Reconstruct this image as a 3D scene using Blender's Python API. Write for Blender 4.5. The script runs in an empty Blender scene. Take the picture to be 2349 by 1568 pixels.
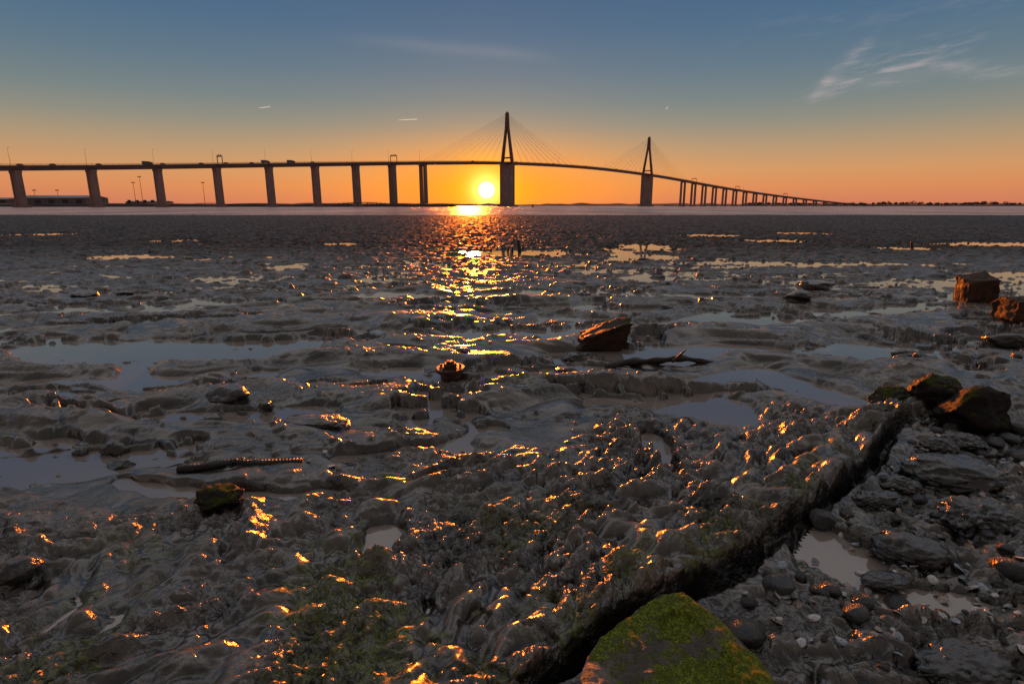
import bpy, bmesh, math, random
import numpy as np
from mathutils import Vector, Matrix, noise as mn
random.seed(7); rng=np.random.RandomState(11)
scene=bpy.context.scene
scene.view_settings.view_transform='Standard'
try: scene.view_settings.look='None'
except: pass
scene.view_settings.exposure=0
COL=scene.collection

# ---------------------------------------------------------------- helpers
def link(o): COL.objects.link(o); return o
def mesh_obj(name,verts,faces,mats=None,smooth=False,parent=None,midx=None):
    me=bpy.data.meshes.new(name); me.from_pydata([tuple(v) for v in verts],[],faces); me.update()
    if mats:
        for m in (mats if isinstance(mats,(list,tuple)) else [mats]): me.materials.append(m)
    if midx: me.polygons.foreach_set('material_index',midx)
    if smooth: me.polygons.foreach_set('use_smooth',[True]*len(me.polygons))
    o=bpy.data.objects.new(name,me); link(o)
    if parent: o.parent=parent
    return o
def tag(o,label,cat,group=None,kind=None):
    o['label']=label; o['category']=cat
    if group: o['group']=group
    if kind: o['kind']=kind
    return o
def empty(name,loc):
    e=bpy.data.objects.new(name,None); e.location=loc; link(e); return e

class MB:  # small mesh builder
    def __init__(s): s.v=[]; s.f=[]
    def add(s,v,f):
        n=len(s.v); s.v+= [Vector(p) for p in v]; s.f+=[tuple(i+n for i in q) for q in f]
    def box(s,c,size,rot=0.0,taper=1.0):
        x,y,z=[k/2 for k in size]; vs=[]
        for dz,t in ((-z,1.0),(z,taper)):
            for dx,dy in ((-x,-y),(x,-y),(x,y),(-x,y)):
                px,py=dx*t,dy*t
                vs.append((c[0]+px*math.cos(rot)-py*math.sin(rot),c[1]+px*math.sin(rot)+py*math.cos(rot),c[2]+dz))
        s.add(vs,[(3,2,1,0),(4,5,6,7),(0,1,5,4),(1,2,6,5),(2,3,7,6),(3,0,4,7)])
    def tube(s,p0,p1,r0,r1=None,n=8):
        r1=r0 if r1 is None else r1
        p0=Vector(p0);p1=Vector(p1); d=(p1-p0).normalized()
        a=d.orthogonal().normalized(); b=d.cross(a)
        vs=[]
        for p,r in ((p0,r0),(p1,r1)):
            for i in range(n):
                t=2*math.pi*i/n; vs.append(p+a*math.cos(t)*r+b*math.sin(t)*r)
        fs=[(i,(i+1)%n,n+(i+1)%n,n+i) for i in range(n)]
        fs.append(tuple(range(n-1,-1,-1))); fs.append(tuple(range(n,2*n)))
        s.add(vs,fs)
    def beam(s,p0,p1,w0,w1,up=None):
        p0=Vector(p0);p1=Vector(p1); ax,ay=up
        vs=[]
        for p,w in ((p0,w0),(p1,w1)):
            for sx,sy in ((-1,-1),(1,-1),(1,1),(-1,1)):
                vs.append(p+ax*sx*w[0]/2+ay*sy*w[1]/2)
        s.add(vs,[(3,2,1,0),(4,5,6,7),(0,1,5,4),(1,2,6,5),(2,3,7,6),(3,0,4,7)])
    def lathe(s,prof,n=24,c=(0,0,0)):
        vs=[];fs=[]
        for r,z in prof:
            for i in range(n):
                t=2*math.pi*i/n; vs.append((c[0]+r*math.cos(t),c[1]+r*math.sin(t),c[2]+z))
        for k in range(len(prof)-1):
            for i in range(n):
                fs.append((k*n+i,k*n+(i+1)%n,(k+1)*n+(i+1)%n,(k+1)*n+i))
        fs.append(tuple(range(n-1,-1,-1))); fs.append(tuple((len(prof)-1)*n+i for i in range(n)))
        s.add(vs,fs)
    def obj(s,name,mat,parent=None,smooth=False): return mesh_obj(name,s.v,s.f,mat,smooth,parent)

# ---------------------------------------------------------------- node helper
class E:
    def __init__(s,nt,v): s.nt=nt; s.v=v
    def _m(s,op,*a,clamp=False):
        n=s.nt.nodes.new('ShaderNodeMath'); n.operation=op; n.use_clamp=clamp
        for i,x in enumerate((s,)+a):
            x=x.v if isinstance(x,E) else x
            if isinstance(x,(int,float)): n.inputs[i].default_value=x
            else: s.nt.links.new(x,n.inputs[i])
        return E(s.nt,n.outputs[0])
    def __add__(s,o): return s._m('ADD',o)
    def __sub__(s,o): return s._m('SUBTRACT',o)
    def __mul__(s,o): return s._m('MULTIPLY',o)
    def __truediv__(s,o): return s._m('DIVIDE',o)
    def exp(s): return s._m('EXPONENT')
    def sq(s): return s*s
    def clamp(s): return s._m('ADD',0.0,clamp=True)
    def gt(s,o): return s._m('GREATER_THAN',o)
def maprange(nt,val,a,b,c=0.0,d=1.0,smooth=True):
    n=nt.nodes.new('ShaderNodeMapRange'); n.interpolation_type='SMOOTHSTEP' if smooth else 'LINEAR'
    nt.links.new(val.v if isinstance(val,E) else val,n.inputs[0])
    for i,x in zip((1,2,3,4),(a,b,c,d)): n.inputs[i].default_value=x
    return E(nt,n.outputs[0])
def mixc(nt,f,a,b):
    n=nt.nodes.new('ShaderNodeMix'); n.data_type='RGBA'
    for sock,x in ((n.inputs[0],f),(n.inputs[6],a),(n.inputs[7],b)):
        x=x.v if isinstance(x,E) else x
        if isinstance(x,(int,float)): sock.default_value=x
        elif isinstance(x,tuple): sock.default_value=(*x,1)
        else: nt.links.new(x,sock)
    return n.outputs[2]
def noise_n(nt,scale,detail=4,rough=0.55,vec=None,dist=0.0):
    n=nt.nodes.new('ShaderNodeTexNoise'); n.inputs['Scale'].default_value=scale; n.inputs['Detail'].default_value=detail
    n.inputs['Roughness'].default_value=rough; n.inputs['Distortion'].default_value=dist
    if vec is not None: nt.links.new(vec,n.inputs['Vector'])
    return n.outputs['Fac']
def ramp(nt,val,stops):
    n=nt.nodes.new('ShaderNodeValToRGB'); el=n.color_ramp.elements
    while len(el)<len(stops): el.new(0.5)
    for e,(p,c) in zip(el,stops):
        e.position=p; e.color=(*c,1)
    nt.links.new(val.v if isinstance(val,E) else val,n.inputs[0]); return n.outputs[0]
def bump(nt,h,strength,dist,normal=None):
    n=nt.nodes.new('ShaderNodeBump'); n.inputs['Strength'].default_value=strength; n.inputs['Distance'].default_value=dist
    nt.links.new(h.v if isinstance(h,E) else h,n.inputs['Height'])
    if normal is not None: nt.links.new(normal,n.inputs['Normal'])
    return n.outputs[0]
def newmat(name):
    m=bpy.data.materials.new(name); m.use_nodes=True; nt=m.node_tree
    b=nt.nodes['Principled BSDF']; return m,nt,b
def simple(name,col,rough=0.7,metal=0.0,var=0.3,scale=3.0,bmp=0.0,bscale=20.0):
    m,nt,b=newmat(name); tc=nt.nodes.new('ShaderNodeTexCoord').outputs['Object']
    f=noise_n(nt,scale,5,0.6,tc)
    c=mixc(nt,maprange(nt,f,0.3,0.7),tuple(k*(1-var) for k in col),tuple(min(1,k*(1+var)) for k in col))
    nt.links.new(c,b.inputs['Base Color']); b.inputs['Roughness'].default_value=rough; b.inputs['Metallic'].default_value=metal
    if bmp: nt.links.new(bump(nt,noise_n(nt,bscale,6,0.6,tc),0.8,bmp),b.inputs['Normal'])
    return m

# ---------------------------------------------------------------- camera
CAMH=1.3; TILT=math.radians(13.45)
cam=bpy.data.cameras.new('camera'); camo=bpy.data.objects.new('camera',cam); link(camo)
cam.lens=20; cam.sensor_width=36; cam.clip_start=0.05; cam.clip_end=30000
camo.location=(0,0,CAMH); camo.rotation_euler=(math.radians(90)-TILT,0,0); scene.camera=camo

# ---------------------------------------------------------------- sky and sun
SUN=Vector((-0.0433,1.0,0.0259)).normalized()
w=bpy.data.worlds.new('World'); scene.world=w; w.use_nodes=True; nt=w.node_tree
for n in list(nt.nodes): nt.nodes.remove(n)
tc=nt.nodes.new('ShaderNodeTexCoord'); sep=nt.nodes.new('ShaderNodeSeparateXYZ'); nt.links.new(tc.outputs['Generated'],sep.inputs[0])
dx,dy,dz=[E(nt,sep.outputs[i]) for i in range(3)]
base=ramp(nt,dz,[(0.0,(.60,.19,.115)),(.03,(.68,.255,.105)),(.055,(.62,.30,.13)),(.09,(.43,.29,.17)),(.125,(.26,.25,.205)),(.16,(.165,.21,.22)),(.205,(.105,.172,.232)),(.26,(.064,.138,.235)),(.33,(.042,.106,.215)),(.40,(.13,.17,.24)),(.50,(.40,.38,.40)),(.66,(.52,.48,.465)),(.85,(.28,.265,.26)),(1.0,(.15,.142,.142))])  # upper stops brightened above the frame, added to put sheen on the mud
back=maprange(nt,dy,0.30,-0.35)
base=mixc(nt,back*0.95,base,ramp(nt,dz,[(0.0,(.34,.24,.21)),(.15,(.30,.23,.205)),(.35,(.115,.10,.094)),(1.0,(.115,.105,.10))]))
q=(dx-SUN.x).sq()*0.26+(dy-SUN.y).sq()*0.26+(dz-SUN.z).sq()*3.4
gw=(q*(-1/0.0135)).exp()*0.88
col=mixc(nt,gw,base,(1.0,.29,.006))
c=dx*SUN.x+dy*SUN.y+dz*SUN.z; om=(c*-1.0+1.0)._m('MAXIMUM',0.0)
g1=(om*(-1/0.0013)).exp()*0.95
col=mixc(nt,g1,col,(1.3,.56,.010))
ysafe=dy._m('MAXIMUM',0.05); a=dx/ysafe; e=dz/ysafe; front=dy.gt(0.05)
comb=nt.nodes.new('ShaderNodeCombineXYZ')
nt.links.new((a*5.0).v,comb.inputs[0]); nt.links.new((e*34.0-a*7.0).v,comb.inputs[1])
nz=E(nt,noise_n(nt,2.2,7,0.62,comb.outputs[0],0.6)); wisp=maprange(nt,nz,0.42,0.78)
comb2=nt.nodes.new('ShaderNodeCombineXYZ'); nt.links.new((a*9.0).v,comb2.inputs[0]); nt.links.new((e*9.0).v,comb2.inputs[1])
nz2=E(nt,noise_n(nt,1.6,5,0.6,comb2.outputs[0],0.8))
wob=(nz2-0.5)*0.024
am=a-0.475
f1=am*0.30-am.sq()*0.55+0.174
s1=((e-f1+wob).sq()*(-1/0.00014)).exp()*maprange(nt,a,0.45,0.56)*maprange(nt,a,0.98,0.66)
f2=(a-0.50)*0.95+0.185
s2=((e-f2+wob).sq()*(-1/0.00016)).exp()*maprange(nt,a,0.475,0.51)*maprange(nt,a,0.60,0.55)
s2b=((e-f1-(a-0.52)*0.10-0.010+wob*1.6).sq()*(-1/0.00040)).exp()*maprange(nt,a,0.5,0.6)*maprange(nt,a,0.85,0.62)*0.5
f3=a*-0.085+0.238
s3=((e-f3+wob*0.4).sq()*(-1/0.00010)).exp()*maprange(nt,a,-0.33,-0.12)*maprange(nt,a,0.10,-0.02)*0.10
f4=(a-0.5)*0.12+0.285
s4=((e-f4+wob).sq()*(-1/0.0010)).exp()*maprange(nt,a,0.1,0.7)*0.10
cl=((s1+s2)*(wisp*0.85+0.15)*0.55+s2b*wisp+s3+s4*wisp)*front
def seg(a0,e0,a1,e1,wd,amt):
    L=math.hypot(a1-a0,e1-e0); ux,uy=(a1-a0)/L,(e1-e0)/L
    t=(a-a0)*ux+(e-e0)*uy; d=(a-a0)*(-uy)+(e-e0)*ux
    return (d.sq()*(-1/(wd*wd))).exp()*t.gt(0.0)*maprange(nt,t,0.0,L*0.4)*maprange(nt,t,L,L*0.9)*amt*front
tr=seg(-.420,.156,-.397,.1585,.0006,.6)+seg(-.193,.1375,-.155,.139,.0006,.6)+seg(.252,.1535,.257,.158,.0006,.6)
col=mixc(nt,cl.clamp(),col,(.52,.44,.44))
col=mixc(nt,tr.clamp(),col,(.95,.78,.6))
disc=maprange(nt,om,0.00012,0.00002)
bg=nt.nodes.new('ShaderNodeBackground'); nt.links.new(col,bg.inputs[0]); bg.inputs[1].default_value=1.0
bg2=nt.nodes.new('ShaderNodeBackground'); bg2.inputs[0].default_value=(1,.66,.22,1); nt.links.new((disc*9.0+(om*(-1/0.00028)).exp()*1.4).v,bg2.inputs[1])
sky=nt.nodes.new('ShaderNodeTexSky'); sky.sky_type='NISHITA'; sky.sun_disc=False
sky.sun_elevation=math.asin(SUN.z); sky.sun_rotation=math.atan2(SUN.x,SUN.y)
bg3=nt.nodes.new('ShaderNodeBackground'); nt.links.new(sky.outputs[0],bg3.inputs[0]); bg3.inputs[1].default_value=0.01
ad=nt.nodes.new('ShaderNodeAddShader'); ad2=nt.nodes.new('ShaderNodeAddShader'); out=nt.nodes.new('ShaderNodeOutputWorld')
nt.links.new(bg.outputs[0],ad.inputs[0]); nt.links.new(bg2.outputs[0],ad.inputs[1])
nt.links.new(ad.outputs[0],ad2.inputs[0]); nt.links.new(bg3.outputs[0],ad2.inputs[1]); nt.links.new(ad2.outputs[0],out.inputs[0])
sl=bpy.data.lights.new('sun','SUN'); sl.energy=5.0; sl.color=(1,.19,.012); sl.angle=math.radians(2.2)
so=bpy.data.objects.new('sun',sl); link(so); so.rotation_euler=Vector((SUN.x-.03,SUN.y,.072)).to_track_quat('Z','Y').to_euler()

# ---------------------------------------------------------------- numpy noise
perm=rng.permutation(256); perm=np.concatenate([perm,perm]); ang=rng.rand(256)*2*np.pi; GX=np.cos(ang); GY=np.sin(ang)
def perlin(x,y,seed=0):
    x=x+seed*17.31; y=y+seed*9.77
    xi=np.floor(x).astype(np.int64); yi=np.floor(y).astype(np.int64); xf=x-xi; yf=y-yi
    xi&=255; yi&=255; x1=(xi+1)&255; y1=(yi+1)&255
    u=xf*xf*xf*(xf*(xf*6-15)+10); v=yf*yf*yf*(yf*(yf*6-15)+10)
    def g(a,b,fx,fy):
        h=perm[perm[a]+b]; return GX[h]*fx+GY[h]*fy
    n0=g(xi,yi,xf,yf); n1=g(x1,yi,xf-1,yf); n2=g(xi,y1,xf,yf-1); n3=g(x1,y1,xf-1,yf-1)
    a0=n0+u*(n1-n0); b0=n2+u*(n3-n2); return (a0+v*(b0-a0))*1.5
def ss(a,b,x):
    t=np.clip((x-a)/(b-a),0,1); return t*t*(3-2*t)
CH=[([(-6.5,5.0),(-4.6,5.3),(-3.65,5.16),(-2.67,5.16),(-2.04,5.4),(-1.44,5.8),(-.82,5.98),(.5,6.1),(1.58,6.25),(2.6,6.4),(3.65,6.9),(4.54,7.05),(5.9,7.55),(8.0,8.7),(12,10.2)],.20),
    ([(1.5,6.1),(1.3,5.5),(1.15,5.0),(.7,4.6),(.1,4.4),(-.45,4.2),(-.5,3.75),(-.48,3.4)],.16),
    ([(2.85,5.0),(3.4,5.2),(3.9,5.3),(3.75,4.7),(3.6,4.3)],.16),([(3.9,5.3),(5.0,5.6),(5.4,6.3)],.20),
    ([(-4.0,3.6),(-3.2,3.95),(-2.7,3.85),(-2.3,4.0),(-1.73,4.05),(-.95,3.98)],.07),
    ([(-3.2,3.9),(-2.9,3.45),(-2.2,3.35),(-1.55,3.42),(-1.3,3.5)],.09),
    ([(-5.5,4.55),(-3.6,4.55),(-2.6,4.75),(-1.9,4.9)],.07),
    ([(-9,6.6),(-6.0,6.8),(-5.2,6.6)],.14),([(-5.4,6.0),(-3.9,6.3),(-2.9,6.5)],.09),([(-8,7.6),(-5,7.4),(-3.3,7.9)],.13),([(-4.5,9.2),(-2.8,9.0),(-1.2,9.6)],.16),
    ([(2.0,9.2),(1.3,8.3),(1.2,7.4)],.15),([(-.1,8.4),(-.25,7.7),(.1,7.1)],.14),([(-1.0,7.2),(-1.7,7.6),(-2.1,7.8)],.14),
    ([(1.9,3.9),(1.0,3.75),(.3,3.85)],.05),([(-.9,2.75),(-.3,2.95),(-.1,3.2)],.05),
    ([(-1.9,2.5),(-1.3,2.35),(-.8,2.4)],.04),
    ([(2.6,7.9),(3.6,8.3),(5.2,8.1)],.20),([(5.5,9.4),(7.5,10.0),(10.5,11.5)],.3),([(1.2,12.5),(2.4,13.6),(3.2,15.5),(3.0,18)],.3),([(3.4,12.2),(5.5,12.6),(8.5,13.2)],.34),([(2.2,10.2),(4.0,10.6),(6.0,10.9)],.22)]
PL=[(-2.45,2.82,.58,.18),(-1.72,2.72,.20,.09),(-.53,2.06,.075,.12),(1.20,1.93,.20,.16),(1.42,1.64,.24,.09),(.80,2.9,.06,.22),(-.33,2.95,.13,.12),
    (-7.9,9.1,.9,.4),(-5.8,8.6,.9,.3),(-5.3,10.3,.7,.5),(-4.6,7.9,.7,.16),(.3,16.2,1.8,1.2),(12.4,18,1.2,.9),(3.7,15,.7,1.1),(5.2,13.2,1.4,.6),(-2.4,10.6,.4,1.0),
    (1.6,8.8,.6,.5),(-1.4,7.7,.6,.24),(17,20,3,1.3),(-22,27,1.8,1.5),(-10,15,1.2,.8),(8.3,9.9,1.6,.6),(4.3,18.5,1,1.8),(-1.9,13.2,.6,.7),(1.9,11.8,.7,.4),
    (9,26,1.6,1.4),(-6,20,1.0,.9),(-13,22,1.2,.9),(1.45,4.95,.34,.26),(3.0,11.4,.9,.5),(6.3,7.5,.8,.5),(7.2,8.2,.9,.5),(-3.2,12.5,.6,.4),(10,22,1.8,1),(14,28,1.6,1.4),(4.6,9.9,.8,.4),(2.9,7.0,.5,.2)]
def yedge(x): return np.interp(x,[-.9,-.3,.03,.12,.446,.92,1.17,1.79,2.24,3.5,6],[.2,.90,1.24,1.34,1.61,1.90,2.12,2.65,3.14,3.95,5])
def segdist(x,y,p,q):
    px,py=p;qx,qy=q; vx,vy=qx-px,qy-py
    t=np.clip(((x-px)*vx+(y-py)*vy)/(vx*vx+vy*vy),0,1); return np.hypot(x-px-t*vx,y-py-t*vy)
def edget(x,y):
    return (y-yedge(x))*.75+.034*perlin(x*2.6,y*2.6,12)+.030*(np.abs(perlin(x*5,y*5,13))-.25)+.005*perlin(x*13,y*13,56)
def bil(x,y,s): return np.abs(perlin(x,y,s))
def sbil(x,y,s):
    n=perlin(x,y,s); return np.sqrt(n*n+.004)-.063
def height(x,y,full=False):
    x=np.asarray(x,float); y=np.asarray(y,float)
    r=np.hypot(x,y); cell=0.0045*r
    def fade(f): return np.clip((0.6-cell*f)/.3,0,1)
    wx=perlin(x*.9,y*.9,1)*.35+perlin(x*3.1,y*3.1,2)*.07; wy=perlin(x*.9,y*.9,3)*.30+perlin(x*3.1,y*3.1,4)*.055
    X=x+wx; Y=y+wy
    far=ss(6,12,r); mid=ss(3.0,3.8,r)*(1-ss(7.5,11,r))
    n0=perlin(X*.42+.08*Y,Y*1.5,5); n1=perlin(X*1.5,Y*3.1,6); n2=perlin(X*3.4,Y*5.2,7)
    m=n0*.75*(1-.45*far)+n1*.42+n2*(.16+.2*far)
    mound=ss(-.34,-.02,m)
    pat=ss(-.10,.35,perlin(x*.8,y*1.1,20))*(1-.5*mid)
    b1=sbil(X*2.2,Y*4.4,8); b2=sbil(x*5.5+wx*4,y*8.5+wy*4,9); b3=sbil(x*14+wx*5,y*18+wy*5,10); b4=perlin(x*30,y*36,11)
    b0=sbil(X*.9,Y*2.3,54)
    h=-.036+.050*mound*(1-.15*far)+.060*b0*mid*mound+.032*b1+.028*b2*fade(7)*(.25+.75*pat)+.018*b3*fade(16)*(.06+.9*pat)+.0025*b4*fade(36)*(.05+pat)
    h+=(.035+.030*mid)*ss(.0,.5,n0)*(1-.7*far)+.014*far*n2+.010*ss(12,25,r)+.03*ss(14,30,r)*bil(x*1.1,y*1.6,52)+.03*ss(12,24,r)*bil(x*2.2,y*2.6,55)
    cl=ss(.32,.56,perlin(X*4.2,Y*6,21)); h+=.026*cl*(.5+.9*far)
    cl2=ss(.28,.52,perlin(x*13,y*17,47))*ss(0,.3,perlin(x*1.7,y*1.9,48)); h+=.016*cl2*fade(14)
    t=edget(x,y)
    yf=np.interp(x,[-3,-1,0,1,2.2,3],[2.2,2.5,3.0,3.35,3.6,3.6])
    slabm=ss(-.12,.3,yf-y+.35*perlin(x*1.6,y*1.6,14))
    u_=x*.8+y*.6; v_=-x*.6+y*.8
    rough=ss(-.25,.30,perlin(x*1.9,y*1.9,49))
    l1=sbil(u_*4.4+wx*3,v_*8+wy*3,17); l2=sbil(u_*10+wx*6,v_*15+wy*6,18); l3=sbil(x*25+wx*6,y*27,19); l4=sbil(x*46,y*48,57)
    lump=.055*sbil(X*3.3+Y*1.2,Y*3.6-X*1.0,16)+.068*l1+.046*l2*(.5+.5*rough)+.019*l3*(.15+.9*rough)+.008*l4*rough
    pits=ss(.28,.45,perlin(x*12,y*14,51))
    rightness=ss(-1.6,.6,x)
    slab=-.006+.022*rightness+.050*np.exp(-np.clip(t,0,9)/.45)*(.35+.65*rightness)+lump*(.85+.2*rightness)-.022*pits*rightness+.030*perlin(x*1.1,y*1.3,22)
    h=h*(1-slabm)+slab*slabm
    lowm=ss(.024,-.024,t)*ss(4.1,3.5,y)
    nearf=ss(3.4,3.0,y)
    lw1=sbil(x*8+wx*3,y*8,25); lw2=sbil(x*19,y*19,26)
    low=.004+.045*ss(-.1,.5,perlin(x*2.6,y*2.6,23))+.055*lw1+.024*lw2+.004*perlin(x*46,y*46,27)
    wob=perlin(x*2.2,y*3.0,28)*.5+perlin(x*6,y*8,29)*.6+perlin(x*18,y*20,30)*.12
    h=h*(1-lowm)+low*lowm
    cm=np.zeros_like(h)
    for pts,wd in CH:
        d=np.full_like(h,1e9)
        for p,qq in zip(pts[:-1],pts[1:]): d=np.minimum(d,segdist(x,y,p,qq))
        cm=np.maximum(cm,ss(wd*1.8,wd*.8,d+wob*wd*1.9))
    for cx,cy,rx,ry in PL:
        d=np.sqrt(((x-cx)/rx)**2+((y-cy)/ry)**2)+wob*1.0
        cm=np.maximum(cm,ss(1.3,.85,d))
    isl=np.maximum(ss(.20,.38,perlin(x*3.6,y*6.0,31)),.9*ss(.32,.50,perlin(x*9,y*13,53)))*.97
    cm=cm*(1-isl*(r>3.2)*(r<14))
    h=h*(1-cm)+(-.030+.004*b2)*cm
    berm=ss(-.045,-.075,t)*np.exp(-np.clip(-t-.075,0,9)/.10)*nearf*lowm*(1-cm); h=np.where(lowm>.5,h+(.045-.6*h)*berm,h)
    gap=ss(-.15,.25,perlin(x*7,y*7,58)+.15)
    tr_=ss(-.075,-.040,t)*lowm*nearf; h=h*(1-tr_)+(-.05+.035*(1-gap)+.03*lw1)*tr_
    sh=y+6*perlin(x*.02,y*.03,33)+2*perlin(x*.1,y*.1,34)
    h=h+(-.9)*ss(80,100,sh)
    h=np.where(r>130,-1.2,h)
    if full:
        mo=ss(-.02,.33,perlin(x*1.9,y*2.1,40)+.55*perlin(x*9,y*9,41)+.3*perlin(x*30,y*30,42)-.04)
        reg=slabm*ss(2.7,1.6,y)*(1-cm)*ss(-2.0,-1.0,x)
        mo=mo*reg*(1-lowm)+ (1-cm)*lowm*.05
        mo=np.maximum(mo,.95*np.exp(-((t-.13)/.12)**2)*ss(-.08,.25,perlin(x*5,y*5,43)+.05)*(t>.02)*ss(3.4,2.5,y))
        rg=slabm*(.25+.75*rough); rg=rg+(1-slabm)*(.08+.6*pat+.4*far); rg=np.maximum(rg,lowm*.6)
        reliefshade=slabm*(1.5*l1+1.6*l2+1.0*l3*rough)+(1-slabm)*(1.3*b1+1.5*b2*(.4+.6*pat)+.9*b3*pat+1.0*b0*mid)  # colour mask standing in for occlusion: hollows dark, crests pale
        reliefshade=reliefshade*(1-lowm)+lowm*(1.3*lw1+1.2*lw2)
        crevice_shade=ss(-.08,-.05,t)*ss(.024,.0,t)*nearf  # mask for shade painted on the crevice wall
        reliefshade=np.where(crevice_shade>.05,reliefshade*(1-crevice_shade)-.62*crevice_shade,reliefshade)
        mo=mo*(1-crevice_shade)
        return h,mo,np.clip(reliefshade,-1,1.2),np.clip(rg,0,1)
    return h
def H(x,y): return float(height(np.array([x]),np.array([y]))[0])

# ---------------------------------------------------------------- materials: mud, water
mud,nt,b=newmat('wet_mud')
P=nt.nodes.new('ShaderNodeNewGeometry').outputs['Position']
at=nt.nodes.new('ShaderNodeAttribute'); at.attribute_name='moss'; at2=nt.nodes.new('ShaderNodeAttribute'); at2.attribute_name='reliefshade'  # at2: painted relief and crevice shade for the mud colour
at3=nt.nodes.new('ShaderNodeAttribute'); at3.attribute_name='grit'; RG=E(nt,at3.outputs['Fac']); CREST_LIGHT=maprange(nt,at2.outputs['Fac'],.22,1.0); WALL_SHADE=maprange(nt,at2.outputs['Fac'],-.1,-.9)
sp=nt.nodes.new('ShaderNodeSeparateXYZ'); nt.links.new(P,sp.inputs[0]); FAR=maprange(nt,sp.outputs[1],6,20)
n1=noise_n(nt,1.3,5,0.6,P); n2=noise_n(nt,18,2,0.45,P,.5); n3=noise_n(nt,90,2,0.5,P); n4=noise_n(nt,5,6,.65,P); n5=noise_n(nt,1.6,6,.6,P)
n6=noise_n(nt,30,6,0.7,P)
c1=mixc(nt,maprange(nt,n1,.35,.65),(.012,.009,.007),(.028,.020,.015))
c1=mixc(nt,CREST_LIGHT,c1,(.100,.078,.062))  # crests paled, relief shading put into the base colour
c1=mixc(nt,E(nt,maprange(nt,n6,.46,.70).v)*.40,c1,(.10,.074,.054))
c1=mixc(nt,E(nt,maprange(nt,n4,.50,.62).v)*0.8,c1,(.006,.0045,.0035))
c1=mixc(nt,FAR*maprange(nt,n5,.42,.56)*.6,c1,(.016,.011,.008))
mg=mixc(nt,maprange(nt,n3,.35,.65),(.028,.040,.004),(.19,.20,.013))
mossf=E(nt,at.outputs['Fac'])*maprange(nt,n6,.43,.57)
c1=mixc(nt,mossf,c1,mg)
c1=mixc(nt,WALL_SHADE,c1,(.005,.004,.003))  # near-black shade painted into the crevice wall colour
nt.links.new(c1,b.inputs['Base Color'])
ro=maprange(nt,n4,.3,.7,.15,.34)+mossf*.35+FAR*.26+WALL_SHADE*.2
nt.links.new(ro.v,b.inputs['Roughness']); nt.links.new(((FAR*-.90+1.0)*(WALL_SHADE*-.8+1.0)).v,b.inputs['Specular IOR Level'])
b.inputs['IOR'].default_value=1.58
vor=nt.nodes.new('ShaderNodeTexVoronoi'); vor.feature='SMOOTH_F1'; vor.inputs['Scale'].default_value=38; nt.links.new(P,vor.inputs['Vector'])
hh=(E(nt,n3)*.10+E(nt,n2)*.55+E(nt,vor.outputs['Distance'])*maprange(nt,n4,.46,.6)*.6)*(RG*.9+.10)+E(nt,n5)*FAR*3.0
nb=bump(nt,hh,1.0,.028); nt.links.new(nb,b.inputs['Normal'])

wat,nt,b=newmat('pool_water')
P=nt.nodes.new('ShaderNodeNewGeometry').outputs['Position']
b.inputs['Base Color'].default_value=(.30,.245,.215,1); b.inputs['Roughness'].default_value=.03; b.inputs['IOR'].default_value=1.6
b.inputs['Specular IOR Level'].default_value=1.0
nt.links.new(bump(nt,noise_n(nt,5,2,.5,P),.14,.006),b.inputs['Normal'])
riv,nt,b=newmat('river_water')
P=nt.nodes.new('ShaderNodeNewGeometry').outputs['Position']
mp=nt.nodes.new('ShaderNodeMapping'); mp.inputs['Scale'].default_value=(.25,.9,1); nt.links.new(P,mp.inputs['Vector'])
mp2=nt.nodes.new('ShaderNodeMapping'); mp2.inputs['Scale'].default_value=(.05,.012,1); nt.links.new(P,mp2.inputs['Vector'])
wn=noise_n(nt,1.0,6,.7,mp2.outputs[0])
nt.links.new(mixc(nt,maprange(nt,wn,.4,.6),(.36,.27,.28),(.85,.68,.70)),b.inputs['Base Color']); b.inputs['Roughness'].default_value=.3; b.inputs['IOR'].default_value=1.33  # pale streaks imitate wave glints in the base colour
b.inputs['Specular IOR Level'].default_value=.4
hh=E(nt,noise_n(nt,.55,5,.65,mp.outputs[0]))*1.0
nt.links.new(bump(nt,hh,1.0,1.8),b.inputs['Normal'])

# ---------------------------------------------------------------- ground sheet
L_=math.log
radii=np.exp(np.concatenate([np.arange(L_(.16),L_(.9),.012),np.arange(L_(.9),L_(11),.0034),np.arange(L_(11),L_(115),.0045)])); radii=np.concatenate([radii,[135,180,260,400,700,1200,2500,9000]])
angs=np.radians(np.linspace(-68,68,1300))
R,A=np.meshgrid(radii,angs,indexing='ij'); GXX=(R*np.sin(A)).ravel(); GYY=(R*np.cos(A)).ravel()
hz=np.empty_like(GXX); mo=np.empty_like(GXX); lo=np.empty_like(GXX); rg=np.empty_like(GXX)
for k in range(0,len(GXX),300000):
    s_=slice(k,k+300000); hz[s_],mo[s_],lo[s_],rg[s_]=height(GXX[s_],GYY[s_],True)
nr,nc=R.shape
co=np.stack([GXX,GYY,hz],1).astype(np.float32)
i=np.arange(nr-1)[:,None]*nc+np.arange(nc-1)[None,:]
quads=np.stack([i,i+1,i+nc+1,i+nc],-1)[:,:,::-1].reshape(-1,4).astype(np.int32)
me=bpy.data.meshes.new('ground'); me.vertices.add(len(co)); me.vertices.foreach_set('co',co.ravel())
nq=len(quads); me.loops.add(nq*4); me.loops.foreach_set('vertex_index',quads.ravel())
me.polygons.add(nq); me.polygons.foreach_set('loop_start',np.arange(0,nq*4,4,dtype=np.int32))
me.polygons.foreach_set('use_smooth',np.ones(nq,bool)); me.update(calc_edges=True)
for nm,arr in (('moss',mo),('reliefshade',lo),('grit',rg)):
    a_=me.attributes.new(nm,'FLOAT','POINT'); a_.data.foreach_set('value',arr.astype(np.float32))
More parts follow.
